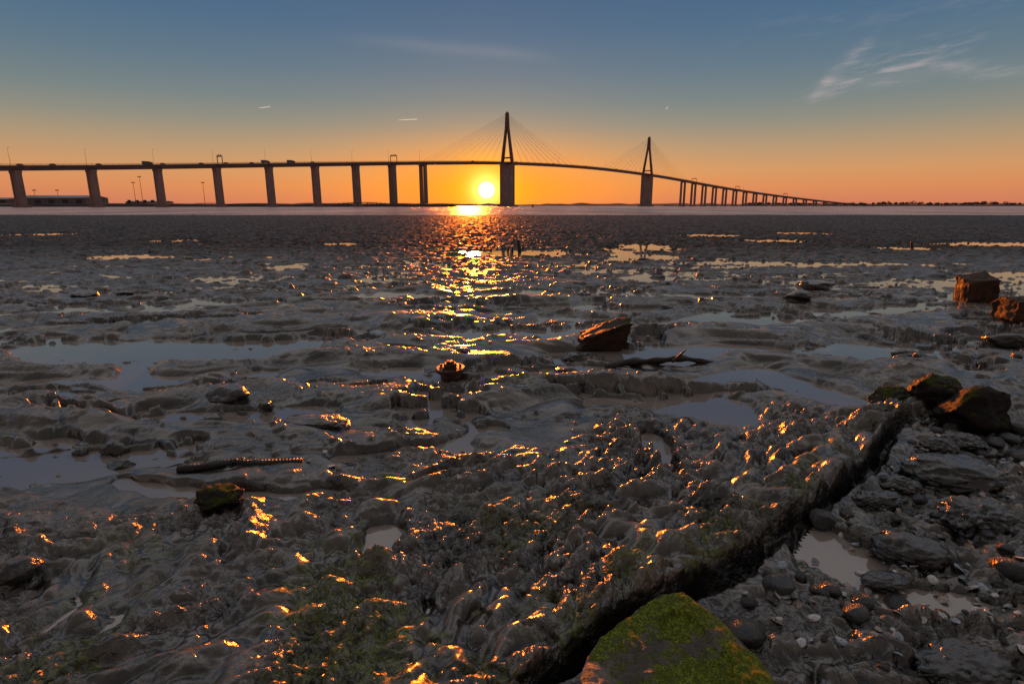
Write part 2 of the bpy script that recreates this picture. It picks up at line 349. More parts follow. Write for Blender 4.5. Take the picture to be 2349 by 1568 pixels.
me.materials.append(mud); g=bpy.data.objects.new('ground',me); link(g)
tag(g,'wet tidal mudflat with mounds and runnels','ground',kind='structure')
wv=[];wf=[]
def rect(x0,y0,x1,y1):
    n=len(wv); wv.extend([(x0,y0,0),(x1,y0,0),(x1,y1,0),(x0,y1,0)]); wf.append((n,n+1,n+2,n+3))
rect(-300,-3,-1,72); rect(3.0,-3,300,72); rect(-1,3.4,3.0,72); rect(-1,-3,3.0,.6)
cs=.02; nxg=200; nyg=140
gx,gy=np.meshgrid(-1+cs*np.arange(nxg)+cs/2,.6+cs*np.arange(nyg)+cs/2,indexing='ij')
tg=edget(gx,gy); kp=~((tg>-.085)&(tg<.07)&(gy<3.35))
for ix in range(nxg):
    j=0
    while j<nyg:
        if kp[ix,j]:
            j0=j
            while j<nyg and kp[ix,j]: j+=1
            rect(-1+cs*ix,.6+cs*j0,-1+cs*(ix+1),.6+cs*j)
        else: j+=1
wo=mesh_obj('pool_water',wv,wf,wat)
tag(wo,'still shallow water lying between the mud mounds','water',kind='structure')
wo=mesh_obj('river_water',[(-300,72,0),(300,72,0),(9000,8500,0),(-9000,8500,0),(-9000,72,0),(9000,72,0)],[(0,1,5,2,3,4)],riv)
tag(wo,'wide choppy river estuary at sunset','river',kind='structure')

# ---------------------------------------------------------------- bridge
conc=simple('pier_concrete',(.24,.175,.16),.85,0,.15,.15)
deckm=simple('deck_steel',(.12,.09,.088),.6,0,.2,.2)
asph=simple('asphalt',(.05,.05,.05),.9)
pylm=simple('pylon_paint',(.12,.055,.042),.6,0,.2,.2)
cabm=simple('cable_steel',(.24,.15,.10),.6,0,.1,.2)
P1=Vector((-7,872,0)); P2=Vector((268.6,1175,0)); D=(P2-P1).normalized()
def march(prev,ta,sp):
    A_=1+ta*ta; B_=-2*(ta*prev.x+prev.y); C_=prev.x**2+prev.y**2-sp*sp; di=B_*B_-4*A_*C_
    y=(-B_-math.sqrt(max(0,di)))/(2*A_); return Vector((ta*y,y,0))
L0=P1-D*158; left=[L0]
for ta in (-.202,-.2637,-.332,-.410,-.498,-.598,-.710,-.838): left.append(march(left[-1],ta,50.7))
slope=(55.4-(.0656*left[-1].y+1.3))/8
zl=[55.4-slope*k for k in range(9)]
dd=(left[-1]-left[-2]).normalized()
for k in range(3): left.append(left[-1]+dd*50.7); zl.append(zl[-1]-slope)
R0=P2+D*158; right=[R0]; zr=[56.0]; hd=math.atan2(D.x,D.y)
for k in range(20):
    hd+=math.radians(1.2); right.append(right[-1]+Vector((math.sin(hd),math.cos(hd),0))*50.7); zr.append(max(3.2,56-2.95*(k+1)))
ctrl=[Vector((p.x,p.y,z)) for p,z in list(zip(left,zl))[::-1]]+[Vector((P1.x,P1.y,63.3))]+[Vector(((P1+P2)/2).to_tuple()[:2]+(66.5,))]+[Vector((P2.x,P2.y,62.5))]+[Vector((p.x,p.y,z)) for p,z in zip(right,zr)]
S=[0]
for a_,b_ in zip(ctrl[:-1],ctrl[1:]): S.append(S[-1]+(b_-a_).length)
def tang(i):
    i0=max(0,i-1); i1=min(len(ctrl)-1,i+1); return (ctrl[i1]-ctrl[i0])/(S[i1]-S[i0])
def road(s):
    i=max(0,min(len(S)-2,int(np.searchsorted(S,s))-1)); L=S[i+1]-S[i]; t=(s-S[i])/L
    p0,p1=ctrl[i],ctrl[i+1]; m0,m1=tang(i)*L,tang(i+1)*L
    return p0*(2*t**3-3*t*t+1)+m0*(t**3-2*t*t+t)+p1*(-2*t**3+3*t*t)+m1*(t**3-t*t)
def roadT(s): return (road(s+.5)-road(s-.5)).normalized()
bridge=empty('cable_stayed_bridge',(P1.x,P1.y,0))
tag(bridge,'long curved cable-stayed bridge with tall piers across the estuary','bridge')
def bobj(mb,name,mat,smooth=False,parent=None):
    o=mb.obj(name,mat,None,smooth); o.parent=parent or bridge; o.matrix_parent_inverse=Matrix.Translation(-bridge.location); return o
prof=[(-6.6,0),(6.6,0),(6.6,-.9),(4.6,-1.3),(3.8,-3.7),(-3.8,-3.7),(-4.6,-1.3),(-6.6,-.9)]
ss_=np.arange(1,S[-1]-1,8.0); vs=[];fs=[];mi=[]
for s in ss_:
    p=road(s);T=roadT(s);N=Vector((T.y,-T.x,0)).normalized()
    for u,z in prof: vs.append(p+N*u+Vector((0,0,z)))
n=len(prof)
for k in range(len(ss_)-1):
    for j in range(n):
        fs.append((k*n+j,k*n+(j+1)%n,(k+1)*n+(j+1)%n,(k+1)*n+j)); mi.append(1 if j==0 else 0)
o=mesh_obj('deck',vs,fs,[deckm,asph],midx=mi); o.parent=bridge; o.matrix_parent_inverse=Matrix.Translation(-bridge.location)
mb=MB()
for side in (-1,1):
    prev=None
    for s in np.arange(2,S[-1]-4,10.0):
        p=road(s);T=roadT(s);N=Vector((T.y,-T.x,0)).normalized(); q0=p+N*side*6.35
        mb.tube(q0,q0+Vector((0,0,1.25)),.07,n=4)
        if prev:
            for hgt,rr in ((1.2,.08),(.75,.05),(.35,.12)): mb.tube(prev+Vector((0,0,hgt)),q0+Vector((0,0,hgt)),rr,n=4)
        prev=q0
bobj(mb,'railing',deckm)
def pier_at(s,kind):
    p=road(s);T=roadT(s);ang_=math.atan2(-T.x,T.y)
    mb=MB(); top=p.z-3.7; N=Vector((T.y,-T.x,0)).normalized()
    if kind=='wall':
        mb.box((p.x,p.y,(top-1.8)/2-.5),(9.0,3.4,top-1.8+1),ang_)
        for sx in (-1,1):
            c_=p+N*sx*4.0; mb.box((c_.x,c_.y,(top-1.8)/2-.5),(2.6,4.2,top-1.8+.96),ang_,.94)
        mb.box((p.x,p.y,top-.9),(11.4,4.4,1.8),ang_)
        mb.box((p.x,p.y,.4),(13,8,2.6),ang_)
    else:
        for sx in (-1,1):
            c_=p+N*sx*4.1; mb.box((c_.x,c_.y,(top-1.8)/2-.5),(4.0,3.6,top-1.8+1),ang_,.92)
        mb.box((p.x,p.y,top-.9),(12.0,3.9,1.8),ang_)
        mb.box((p.x,p.y,.3),(15,7.5,2.4),ang_)
    return bobj(mb,'pier',conc)
nl=len(left); iP1=nl; iP2=nl+2
for i_ in range(nl-1): pier_at(S[i_],'wall')
pier_at(S[nl-1],'twin')
for i_ in range(iP2+1,len(S)-2): pier_at(S[i_],'twin')
NT=Vector((D.y,-D.x,0)).normalized(); rotD=math.atan2(-D.x,D.y)
for ip in (iP1,iP2):
    p=ctrl[ip]; top=p.z-3.7
    mb=MB(); mb.box((p.x,p.y,top/2),(21.5,7.5,top),rotD,.97)
    for sx in (-1,1):
        for sy in (-1,1):
            c_=p+NT*sx*9.2+D*sy*3.2; mb.box((c_.x,c_.y,top/2-.3),(3.8,2.2,top-.2),rotD,.97)
    mb.box((p.x,p.y,.9),(30,14,3.6),rotD); mb.box((p.x,p.y,top-.8),(23,9,1.5),rotD)
    bobj(mb,'pylon_pier',conc)
    py=empty('pylon',(p.x,p.y,top)); py.parent=bridge; py.matrix_parent_inverse=Matrix.Translation(-bridge.location)
    def pobj(mb,name,mat):
        o=mb.obj(name,mat); o.parent=py; o.matrix_parent_inverse=Matrix.Translation(-Vector((p.x,p.y,top))); return o
    ap=Vector((p.x,p.y,131-4))
    for sx in (-1,1):
        mb=MB(); f0=Vector((p.x,p.y,top))+NT*sx*10.2; f1=ap+NT*sx*1.3-Vector((0,0,12))
        mb.beam(f0,f1,(3.4,4.2),(2.6,3.2),(NT,D)); pobj(mb,'pylon_leg',pylm)
    mb=MB(); mb.box((ap.x,ap.y,121.5),(6.0,3.8,19),rotD,.78); mb.box((ap.x,ap.y,131.7),(3.0,2.4,1.6),rotD,.6); mb.tube((ap.x,ap.y,132),(ap.x,ap.y,134),.15); pobj(mb,'pylon_head',pylm)
    zc=p.z+6.0; t_=(zc-top)/(ap.z-12-top); hw=10.2-(10.2-1.3)*t_
    mb=MB(); mb.box((p.x,p.y,zc),(2*hw-2.6,3.0,2.0),rotD); pobj(mb,'crossbeam',pylm)
    for sd in (-1,1):
        for sx in (-1,1):
            for k in range(9):
                s=S[ip]+sd*(24+k*16.4)
                q0=road(s); T=roadT(s); N=Vector((T.y,-T.x,0)).normalized()
                t0=Vector((p.x,p.y,113+k*2.0))+NT*sx*1.6+D*sd*1.2
                mb=MB(); mb.tube(q0+N*sx*6.2,t0,.085,.085,n=5); bobj(mb,'stay_cable',cabm)

dark=simple('dark_paint',(.05,.045,.045),.6); vehm=simple('vehicle_paint',(.10,.09,.09),.4)
def place_on_road(o,s,off=0.0):
    p=road(s);T=roadT(s);N=Vector((T.y,-T.x,0)).normalized(); o.location=p+N*off; o.rotation_euler=(0,0,math.atan2(-T.x,T.y))
mb=MB(); mb.tube((0,0,0),(0,0,12.5),.13,.07,n=6); lamp=mb.obj('street_lamp',dark)
mb=MB(); mb.tube((0,0,12.4),(1.9,0,13.0),.06,n=5); mb.box((2.4,0,13.05),(1.3,.4,.16)); lh=mb.obj('lamp_head',dark,lamp)
lamps=[S[i_] for i_ in range(nl)]+[S[iP1]+130,S[iP1]+270]+[S[i_] for i_ in range(iP2+1,len(S)-2,2)]
def dup(o,kids):
    n_=o.copy(); COL.objects.link(n_)
    for k in kids:
        c_=k.copy(); COL.objects.link(c_); c_.parent=n_
    return n_
for k,s in enumerate(lamps):
    o=lamp if k==0 else dup(lamp,[lh]); place_on_road(o,s,-6.0)
    tag(o,'tall slender street lamp beside the bridge railing','street lamp','street lamps along the bridge')
mb=MB()
for sx in (-1,1): mb.box((sx*5.9,0,3.5),(.5,.6,7))
mb.box((0,0,7.0),(12.6,.8,.8)); gan=mb.obj('lane_signal_gantry',dark); gss=[]
for sx in (-3.6,0,3.6):
    mb=MB(); mb.box((sx,-.5,7.9),(1.6,.3,1.6)); mb.tube((sx,-.4,7.0),(sx,-.4,8.0),.12,n=5); gss.append(mb.obj('signal_box',dark,gan))
for k,s in enumerate([S[nl-6]+4,S[nl-2]+3,S[iP2+2],S[iP2+6]+10,S[iP2+11]]):
    o=gan if k==0 else dup(gan,gss); place_on_road(o,s)
    tag(o,'dark portal gantry with lane signals over the roadway','gantry','signal gantries on the bridge')
mb=MB(); prof_=[(-2.1,.35),(-2.15,.9),(-1.5,1.0),(-.9,1.5),(.8,1.5),(1.4,1.0),(2.1,.85),(2.15,.35)]
n=len(prof_); v=[(sx*(.85 if z<1.2 else .7),y,z) for sx in(-1,1) for y,z in prof_]
mb.add(v,[tuple(range(n)),tuple(range(2*n-1,n-1,-1))]+[(i,n+i,n+(i+1)%n,(i+1)%n) for i in range(n)])
def wheels(mb,ys,r=.33,w=.8):
    for y in ys:
        for sx in(-1,1): mb.tube((sx*w-.12,y,r),(sx*w+.12,y,r),r,n=12)
wheels(mb,(-1.3,1.35)); car=mb.obj('car',vehm)
for k in range(16):
    s=S[2]+30+k*27+random.uniform(-9,9) if k<11 else S[nl-1]+ (k-10)*90
    o=car if k==0 else dup(car,[]); place_on_road(o,s,random.choice((-1.9,1.9)))
    tag(o,'small dark car driving along the bridge deck','car','cars on the bridge')
mb=MB(); mb.box((0,-1.6,1.85),(2.4,6.0,2.3)); mb.box((0,-1.2,.7),(2.0,7.2,.25)); mb.box((0,2.6,1.5),(2.3,1.8,2.1),0,.88); wheels(mb,(-3.6,-2.5,2.5),.48,1.0); trk=mb.obj('truck',vehm)
for k,s in enumerate((S[nl-9]-22,S[nl-7]-6,S[nl-5]-3,S[nl-4]-25)):
    o=trk if k==0 else dup(trk,[]); place_on_road(o,s,-1.9 if k%2 else 1.9)
    tag(o,'box-bodied truck driving along the bridge deck','truck','trucks on the bridge')

# ---------------------------------------------------------------- far banks
bank=simple('bank_earth',(.05,.038,.034),.9,0,.3,.05)
def strip(name,pts,wd,ztop,label,mat=bank,jit=.5):
    vs=[];fs=[]
    for k,(x,y) in enumerate(pts):
        z=ztop*(1+jit*perlin(np.array([k*.31]),np.array([y*.01]),50)[0])
        vs+=[(x,y-3,-.5),(x,y+4,z*.85),(x,y+wd*.5,z),(x,y+wd,-.5)]
    for k in range(len(pts)-1):
        for j in range(3): fs.append((k*4+j,(k+1)*4+j,(k+1)*4+j+1,k*4+j+1))
    return tag(mesh_obj(name,vs,fs,mat),label,'terrain',kind='structure')
strip('embankment',[(x,690+ (x+85)*.04) for x in np.arange(-1400,-79,12)]+[(-74,690)],90,4.0,'low dark embankment of the port basin',jit=.25)
farm=simple('hazy_hills',(.55,.28,.18),1.0,0,.1,.01)  # distance haze put into the base colour
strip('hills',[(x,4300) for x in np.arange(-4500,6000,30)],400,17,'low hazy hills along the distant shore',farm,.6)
strip('shore',[(x,2350-(x-700)*.10) for x in np.arange(650,4200,30)],200,5,'low wooded shoreline across the estuary',simple('shore_earth',(.14,.09,.075),1),.4)
fol=simple('foliage_dark',(.14,.095,.075),.9,0,.3,.2)  # foliage base lightened to imitate haze over the far shore
vs=[];fs=[]
for k in range(330):
    x=950+random.random()**1.0*2600; y=2350-(x-700)*.10+random.uniform(5,70)
    den=perlin(np.array([x*.006]),np.array([1.3]),60)[0]
    ht=(9+7*random.random())*(1+.5*den); rad=ht*random.uniform(.45,.8)
    if x<1300: ht*=.6; rad*=.8
    for j in range(90):
        d=Vector((random.gauss(0,1),random.gauss(0,1),random.gauss(0,1))).normalized()*random.uniform(.5,1)
        c_=Vector((x+d.x*rad,y+d.y*rad,4+ht*.55+d.z*ht*.45)); s_=random.uniform(.7,1.9)
        u=Vector((random.gauss(0,1),random.gauss(0,.5),random.gauss(0,1))).normalized()*s_; v_=u.cross(Vector((random.gauss(0,1),1,random.gauss(0,1)))).normalized()*s_
        n=len(vs); vs+=[c_-u,c_+v_,c_+u,c_-v_]; fs.append((n,n+1,n+2,n+3))
tag(mesh_obj('woodland',vs,fs,fol),'dark line of trees along the far shore','woodland',kind='stuff')

roofm=simple('sheet_roof',(.40,.39,.44),.5,0,.08,.1); wallm=simple('sheet_wall',(.18,.15,.15),.8,0,.1,.1)
def warehouse(cx,cy,L,W,ht,label):
    e_=empty('warehouse',(cx,cy,3.4))
    mb=MB(); mb.box((0,0,ht*.35),(L,W,ht*.7)); mb.obj('wall',wallm,e_)
    vs=[];fs=[];n=12
    for sx in(-1,1):
        for i_ in range(n+1):
            t=i_/n; vs.append((sx*(L/2+.6)*(1-.06*math.sin(math.pi*t)),-W/2-.6+(W+1.2)*t,ht*.7+.01+ht*.3*math.sin(math.pi*t)))
    for i_ in range(n): fs.append((i_,n+1+i_,n+2+i_,i_+1))
    fs.append(tuple(range(n,-1,-1))); fs.append(tuple(range(n+1,2*n+2)))
    mesh_obj('roof',vs,fs,roofm,True,e_)
    for k in range(5):
        mb=MB(); mb.box((-L*.4+k*L*.2,-W/2-.05,2.6),(L*.09,.12,5.0)); mb.obj('door',dark,e_)
    return tag(e_,label,'warehouse')
warehouse(-562,735,84,40,10.5,'long pale warehouse with curved sheet roof on the quay')
warehouse(-660,745,70,36,8,'lower grey port shed beside the quay')
warehouse(-470,760,50,20,4,'low dark shed on the embankment')
mastm=simple('mast_steel',(.07,.06,.06),.6)
def mast(x,y,ht):
    mb=MB(); mb.tube((0,0,0),(0,0,ht),.4,.22,n=6); o=mb.obj('floodlight_mast',mastm); o.location=(x,y,3.2)
    mb=MB(); mb.lathe([(1.5,ht-.2),(1.7,ht),(1.5,ht+.3)],8)
    for k in range(6):
        t=k*math.pi/3; mb.box((1.7*math.cos(t),1.7*math.sin(t),ht-.5),(.9,.9,.6),t)
    mb.obj('lamp_head',mastm,o)
    tag(o,'tall steel floodlight mast on the port quay','floodlight mast','floodlight masts at the port')
for x,ht in ((-.642,26),(-.630,33),(-.524,26),(-.773,17),(-.812,17),(-.842,17)): mast(x*725,725,ht)
jetty=empty('jetty',(-150,640,0)); mb=MB()
pts=[(-50+k*5.2,0,2.6+2.0*math.sin(math.pi*min(1,k/14))) for k in range(27)]
for p_,q_ in zip(pts[:-1],pts[1:]):
    mb.box(((p_[0]+q_[0])/2,0,(p_[2]+q_[2])/2),(5.3,4,.8))
mb.obj('deck',deckm,jetty)
for p_ in pts[::2]:
    for sy in(-1.4,1.4):
        mb=MB(); mb.tube((p_[0],sy,-1),(p_[0],sy,p_[2]),.35,n=6); mb.obj('pile',deckm,jetty)
mb=MB()
for p_,q_ in zip(pts[:-1],pts[1:]):
    mb.tube((p_[0],-1.9,p_[2]+1.3),(q_[0],-1.9,q_[2]+1.3),.07,n=4); mb.tube((p_[0],-1.9,p_[2]),(p_[0],-1.9,p_[2]+1.3),.07,n=4)
mb.obj('railing',deckm,jetty)
tag(jetty,'low arched jetty on piles beside the embankment','jetty')
def buoy(x,y,h_):
    mb=MB(); mb.lathe([(.3,-.4),(1.1,-.2),(1.2,.5),(.5,.9),(.2,h_),(.45,h_+.1),(.1,h_+.8)],12); o=mb.obj('buoy',dark,None,True); o.location=(x,y,0)
    tag(o,'small dark channel buoy floating in the river','buoy','channel buoys')
buoy(20,560,2.4); buoy(-33,540,2.6); buoy(205,700,3.4)

# ---------------------------------------------------------------- stones
def rockmat(name,col1,col2,moss,rough=(.3,.6),green=((.020,.030,.003),(.12,.14,.012)),coat=0.0,spec=.3,mscale=7):
    m,nt,b=newmat(name); tc=nt.nodes.new('ShaderNodeTexCoord').outputs['Object']; ge=nt.nodes.new('ShaderNodeNewGeometry')
    f=noise_n(nt,9,6,.65,tc); f2=noise_n(nt,60,5,.65,tc); f3=noise_n(nt,170,4,.6,tc)
    c=mixc(nt,maprange(nt,f,.35,.65),col1,col2); c=mixc(nt,E(nt,maprange(nt,f2,.5,.75).v)*.6,c,tuple(k*.4 for k in col1))
    sp=nt.nodes.new('ShaderNodeSeparateXYZ'); nt.links.new(ge.outputs['Normal'],sp.inputs[0])
    mm=maprange(nt,E(nt,sp.outputs[2])+(E(nt,noise_n(nt,mscale,7,.75,tc))-.5)*3.4,1.25-moss,1.5-moss)
    gc=mixc(nt,maprange(nt,f3,.35,.65),*green); gc=mixc(nt,maprange(nt,f2,.42,.62),gc,tuple(k*.3 for k in green[1]))
    c=mixc(nt,mm,c,gc)
    nt.links.new(c,b.inputs['Base Color']); b.inputs['Specular IOR Level'].default_value=spec
    nt.links.new((maprange(nt,f,.3,.7,*rough)+mm*.3).v,b.inputs['Roughness'])
    nb=bump(nt,E(nt,f)*.6+E(nt,f2)*(.5 if not coat else .18)+E(nt,f3)*mm*.45,1.0,.016); nt.links.new(nb,b.inputs['Normal'])
    if coat:
        nt.links.new((mm*-coat+coat).v,b.inputs['Coat Weight']); b.inputs['Coat Roughness'].default_value=.14; nt.links.new(nb,b.inputs['Coat Normal'])
    return m
RM={'brown':rockmat('brown_rock',(.030,.014,.008),(.10,.045,.023),.2,(.45,.7)),'red':rockmat('red_brown_rock',(.022,.010,.006),(.060,.027,.014),.4,(.4,.7)),'moss':rockmat('mossy_rock',(.014,.010,.008),(.035,.025,.018),.66,(.4,.7)),
    'dark':rockmat('dark_rock',(.007,.0055,.0045),(.034,.026,.021),-.3,(.2,.4),coat=.75,spec=.6),'halfmoss':rockmat('part_mossy_rock',(.007,.005,.004),(.020,.014,.010),.48,(.5,.7),spec=.2)}
def rockmesh(w_,d_,h_,seed,cuts=7,sub=4,nz_=.22,lumpy=0.0,blocky=False,rng_=(.55,.85)):
    rs=random.Random(seed); bm=bmesh.new(); bmesh.ops.create_icosphere(bm,subdivisions=sub,radius=1.35 if blocky else 1)
    pl=[]
    if blocky:
        M=Matrix.Rotation(rs.uniform(-.25,.25),3,'Z')@Matrix.Rotation(rs.uniform(-.2,.2),3,'X')@Matrix.Rotation(rs.uniform(-.15,.15),3,'Y')
        for n in ((1,0,0),(-1,0,0),(0,1,0),(0,-1,0),(0,0,1),(0,0,-1)): pl.append((M@Vector(n),.72+rs.uniform(-.06,.06)))
        cuts=4; rng_=(.95,1.15); nz_*=.75
    for k in range(cuts):
        n=Vector((rs.gauss(0,1),rs.gauss(0,1),rs.gauss(0,.7))).normalized(); pl.append((n,rs.uniform(*rng_)))
    off=Vector((rs.uniform(0,50),rs.uniform(0,50),rs.uniform(0,50)))
    for v in bm.verts:
        p=v.co.copy()
        for n,dd_ in pl:
            t=p.dot(n)-dd_
            if t>0: p-=n*t*.95
        k=1+nz_*.8*mn.noise(p*1.6+off)+nz_*.45*mn.noise(p*4+off)+nz_*.25*mn.noise(p*10+off)+nz_*.12*mn.noise(p*24+off)
        if lumpy: k+=lumpy*abs(mn.noise(p*3.2+off))+lumpy*.5*abs(mn.noise(p*7+off))
        p*=k; v.co=p
    xs=[v.co.x for v in bm.verts];ys=[v.co.y for v in bm.verts];zs=[v.co.z for v in bm.verts]
    for v in bm.verts:
        v.co.x=(v.co.x-(min(xs)+max(xs))/2)/(max(xs)-min(xs))*w_; v.co.y=(v.co.y-(min(ys)+max(ys))/2)/(max(ys)-min(ys))*d_
        v.co.z=(v.co.z-min(zs))/(max(zs)-min(zs))*h_*1.3-h_*.3
    me=bpy.data.meshes.new('stone'); bm.to_mesh(me); bm.free(); me.polygons.foreach_set('use_smooth',[True]*len(me.polygons)); return me
def stone(name,x,y,w_,h_,kind,seed,label,d=None,rot=0,z=None,cat='stone',lumpy=0.0,cuts=7,tweak=None,sub=4,blocky=False):
    me=rockmesh(w_,d or w_*.8,h_,seed,cuts,sub,.22,lumpy,blocky); me.materials.append(RM[kind])
    if tweak:
        for v in me.vertices: v.co=tweak(v.co)
    o=bpy.data.objects.new(name,me); link(o); zz=H(x,y) if z is None else z
    o.location=(x,y,max(zz,-.01)-.01); o.rotation_euler=(0,0,rot); tag(o,label,cat); return o
def wedge(c_):
    c_=c_.copy(); t=(c_.x/.46+.5)
    if c_.z>0: c_.z*=.38+.75*max(0,min(1,t*1.15)); c_.x+=c_.z*.28
    return c_
stone('boulder',.80,5.2,.45,.30,'red',5,'reddish-brown wedge-shaped boulder with moss on top in a pool',.36,cat='boulder',tweak=wedge,z=0.0,sub=5,cuts=8,blocky=True)
stone('boulder',6.50,7.9,.48,.42,'brown',8,'blocky brown boulder standing in shallow water',.44,cat='boulder',z=0.0,blocky=True,sub=5)
stone('boulder',5.70,6.25,.54,.33,'brown',12,'squat orange-brown boulder at the edge of a pool',.42,cat='boulder',z=0.0,blocky=True,sub=5)
for k,(x,y,w_,h_,kd,lb) in enumerate([(-6.2,8.2,.40,.12,'dark','dark rounded stone beside a long pool'),(-5.75,8.35,.26,.09,'dark','small dark stone in a long pool'),
  (3.85,7.6,.42,.13,'dark','dark oval stone on the wet mud'),(4.85,9.0,.50,.14,'dark','low dark stone on the wet mud'),(3.2,14,.40,.09,'dark','small dark stone on the mudflat'),
  (.43,4.38,.19,.07,'dark','small dark stone at the pool edge'),(.53,4.78,.22,.08,'dark','dark lump of stone near the boulder'),(3.5,4.85,.28,.09,'dark','flat dark stone on the mud'),
  (4.7,5.25,.40,.12,'dark','flat-topped dark stone on shingle'),(-2.15,2.86,.15,.09,'dark','dark stone standing in a puddle'),(-2.32,2.84,.08,.06,'dark','tiny dark stone in a puddle'),
  (-2.02,2.70,.15,.06,'dark','dark stone at the puddle edge'),(-1.9,3.62,.28,.09,'dark','rugged dark stone on the mud'),(-1.6,3.5,.10,.05,'dark','small dark stone on the mud'),
  (-1.73,1.75,.14,.07,'dark','dark stone on the mud'),(-.42,4.75,.14,.05,'dark','small stone in wet mud'),(2.0,7.3,.2,.07,'dark','small dark stone on the mud')]):
    stone('stone',x,y,w_,h_,kd,40+k,lb,rot=random.uniform(-.5,.5))
stone('stone',2.46,3.50,.26,.15,'moss',21,'low stone covered in bright green weed',rot=.3,sub=5)
stone('stone',2.72,3.46,.32,.19,'moss',22,'rounded stone with green weed along its top',rot=.1,sub=5)
stone('boulder',2.70,3.12,.38,.24,'halfmoss',23,'dark angular boulder with weedy flank',.32,cat='boulder',sub=5,cuts=11)
stone('stone',-1.27,2.25,.20,.08,'moss',24,'small rounded stone with yellow-green weed',sub=5,lumpy=.15)
stone('stone',-1.18,3.18,.46,.06,'dark',25,'flat muddy stone on the wet flat',.28,lumpy=.3,sub=5)
for k,(x,y,w_,d_,h_,lb,lu) in enumerate([(2.12,2.52,.46,.34,.12,'broad smooth dark rock smeared with mud',.2),(1.92,2.12,.34,.26,.11,'knobbly wet rock pitted with hollows',.5),
  (1.50,1.90,.28,.19,.09,'smooth oval wet rock beside a puddle',.1),(1.30,1.74,.17,.10,.04,'small flat wet rock in a puddle',.1),(1.88,1.70,.24,.17,.07,'rounded wet rock among shells',.2),
  (1.78,1.56,.22,.15,.06,'dark wet rock among shells',.3),(1.28,1.34,.34,.20,.07,'rough muddy rock among shells',.4),(2.45,2.9,.26,.2,.09,'dark wet rock on shingle',.2),
  (.98,1.50,.26,.2,.05,'low muddy rock beside the mossy slab',.4),(1.62,2.28,.24,.15,.07,'dark wet rock below the ledge',.3),(2.6,2.25,.3,.22,.1,'dark rock on shelly shingle',.3),
  (1.80,2.40,.2,.14,.08,'rounded wet rock below the ledge',.2),(2.3,2.85,.22,.16,.08,'rounded wet rock below the ledge',.3),(1.65,1.48,.16,.12,.05,'small wet rock among shells',.2),(2.25,2.0,.2,.15,.07,'rounded dark rock among shells',.2)]):
    stone('rock',x,y,w_,h_,'dark',70+k,lb,d_,rot=random.uniform(-.4,.4),cat='rock',lumpy=lu,sub=5,z=.02,cuts=0)
poly=[(.18,1.26),(.25,1.40),(.48,1.56),(.54,1.56),(.63,1.46),(.69,1.34),(.69,1.20),(.50,1.10),(.18,1.10)]
bm=bmesh.new(); cx=sum(p[0] for p in poly)/len(poly); cy=sum(p[1] for p in poly)/len(poly)
top_=[bm.verts.new((p[0]-cx,p[1]-cy,.045)) for p in poly]; bot_=[bm.verts.new(((p[0]-cx)*1.03,(p[1]-cy)*1.03,-.12)) for p in poly]
bm.faces.new(top_); bm.faces.new(bot_[::-1])
for k in range(len(poly)): bm.faces.new((top_[k],bot_[k],bot_[(k+1)%len(poly)],top_[(k+1)%len(poly)]))
bmesh.ops.recalc_face_normals(bm,faces=bm.faces)
bmesh.ops.bevel(bm,geom=bm.edges[:],offset=.003,segments=1,affect='EDGES'); bmesh.ops.triangulate(bm,faces=bm.faces[:])
for _ in range(7):
    le=[e_ for e_ in bm.edges if e_.calc_length()>.010]
    if not le: break
    bmesh.ops.subdivide_edges(bm,edges=le,cuts=1); bmesh.ops.triangulate(bm,faces=bm.faces[:])
for v in bm.verts:
    p=v.co.copy()
    if p.z>.0:
        v.co.z+= -max(0,(p.x*.9+p.y*.3)-.15)*.45 - max(0,-(p.x*.8-p.y*.6)-.15)*.3
        v.co.z+=-.012*(mn.noise(Vector((p.x*6,p.y*6,3)))>.18)
    v.co.z+=.004*mn.noise(p*6)+.006*mn.noise(p*20)+.006*mn.noise(p*50)+.05*p.y; v.co.x+=.005*mn.noise(p*15+Vector((5,0,0))); v.co.y+=.005*mn.noise(p*15+Vector((0,9,0)))
me=bpy.data.meshes.new('slab_stone'); bm.to_mesh(me); bm.free(); me.polygons.foreach_set('use_smooth',[True]*len(me.polygons))
RM['slab']=rockmat('slab_rock',(.085,.070,.056),(.23,.195,.16),.52,(.3,.5),((.040,.060,.004),(.32,.38,.018)),mscale=6); me.materials.append(RM['slab'])
o=bpy.data.objects.new('slab_stone',me); link(o); o.location=(cx,cy,.058); tag(o,'flat angular stone slab carpeted with green moss','stone slab')

# ---------------------------------------------------------------- hub, log, hose, stakes
rust=simple('rusty_iron',(.08,.038,.022),.4,.3,.45,25,.004,80)
hub=MB(); hub.lathe([(.075,-.06),(.08,0),(.082,.045),(.07,.05)],32); ho=hub.obj('wheel_hub',rust,None,True); ho.location=(-.47,4.2,.015); ho.rotation_euler=(.05,-.04,.3)
m_=MB(); m_.lathe([(.06,.05),(.108,.052),(.112,.058),(.112,.078),(.108,.083),(.055,.084)],40); m_.obj('flange',rust,ho)
m_=MB(); m_.lathe([(.05,.084),(.05,.112),(.044,.118),(.036,.118)],24); m_.obj('cap',rust,ho)
m_=MB(); m_.lathe([(.03,.117),(.03,.132),(.024,.136)],6); m_.obj('nut',rust,ho)
for k in range(5):
    t=k*2*math.pi/5; m_=MB(); m_.lathe([(.009,.083),(.009,.1),(.006,.103)],6,(.078*math.cos(t),.078*math.sin(t),0)); m_.obj('bolt',rust,ho)
tag(ho,'rusty flanged wheel hub lying in a pool','wheel hub')
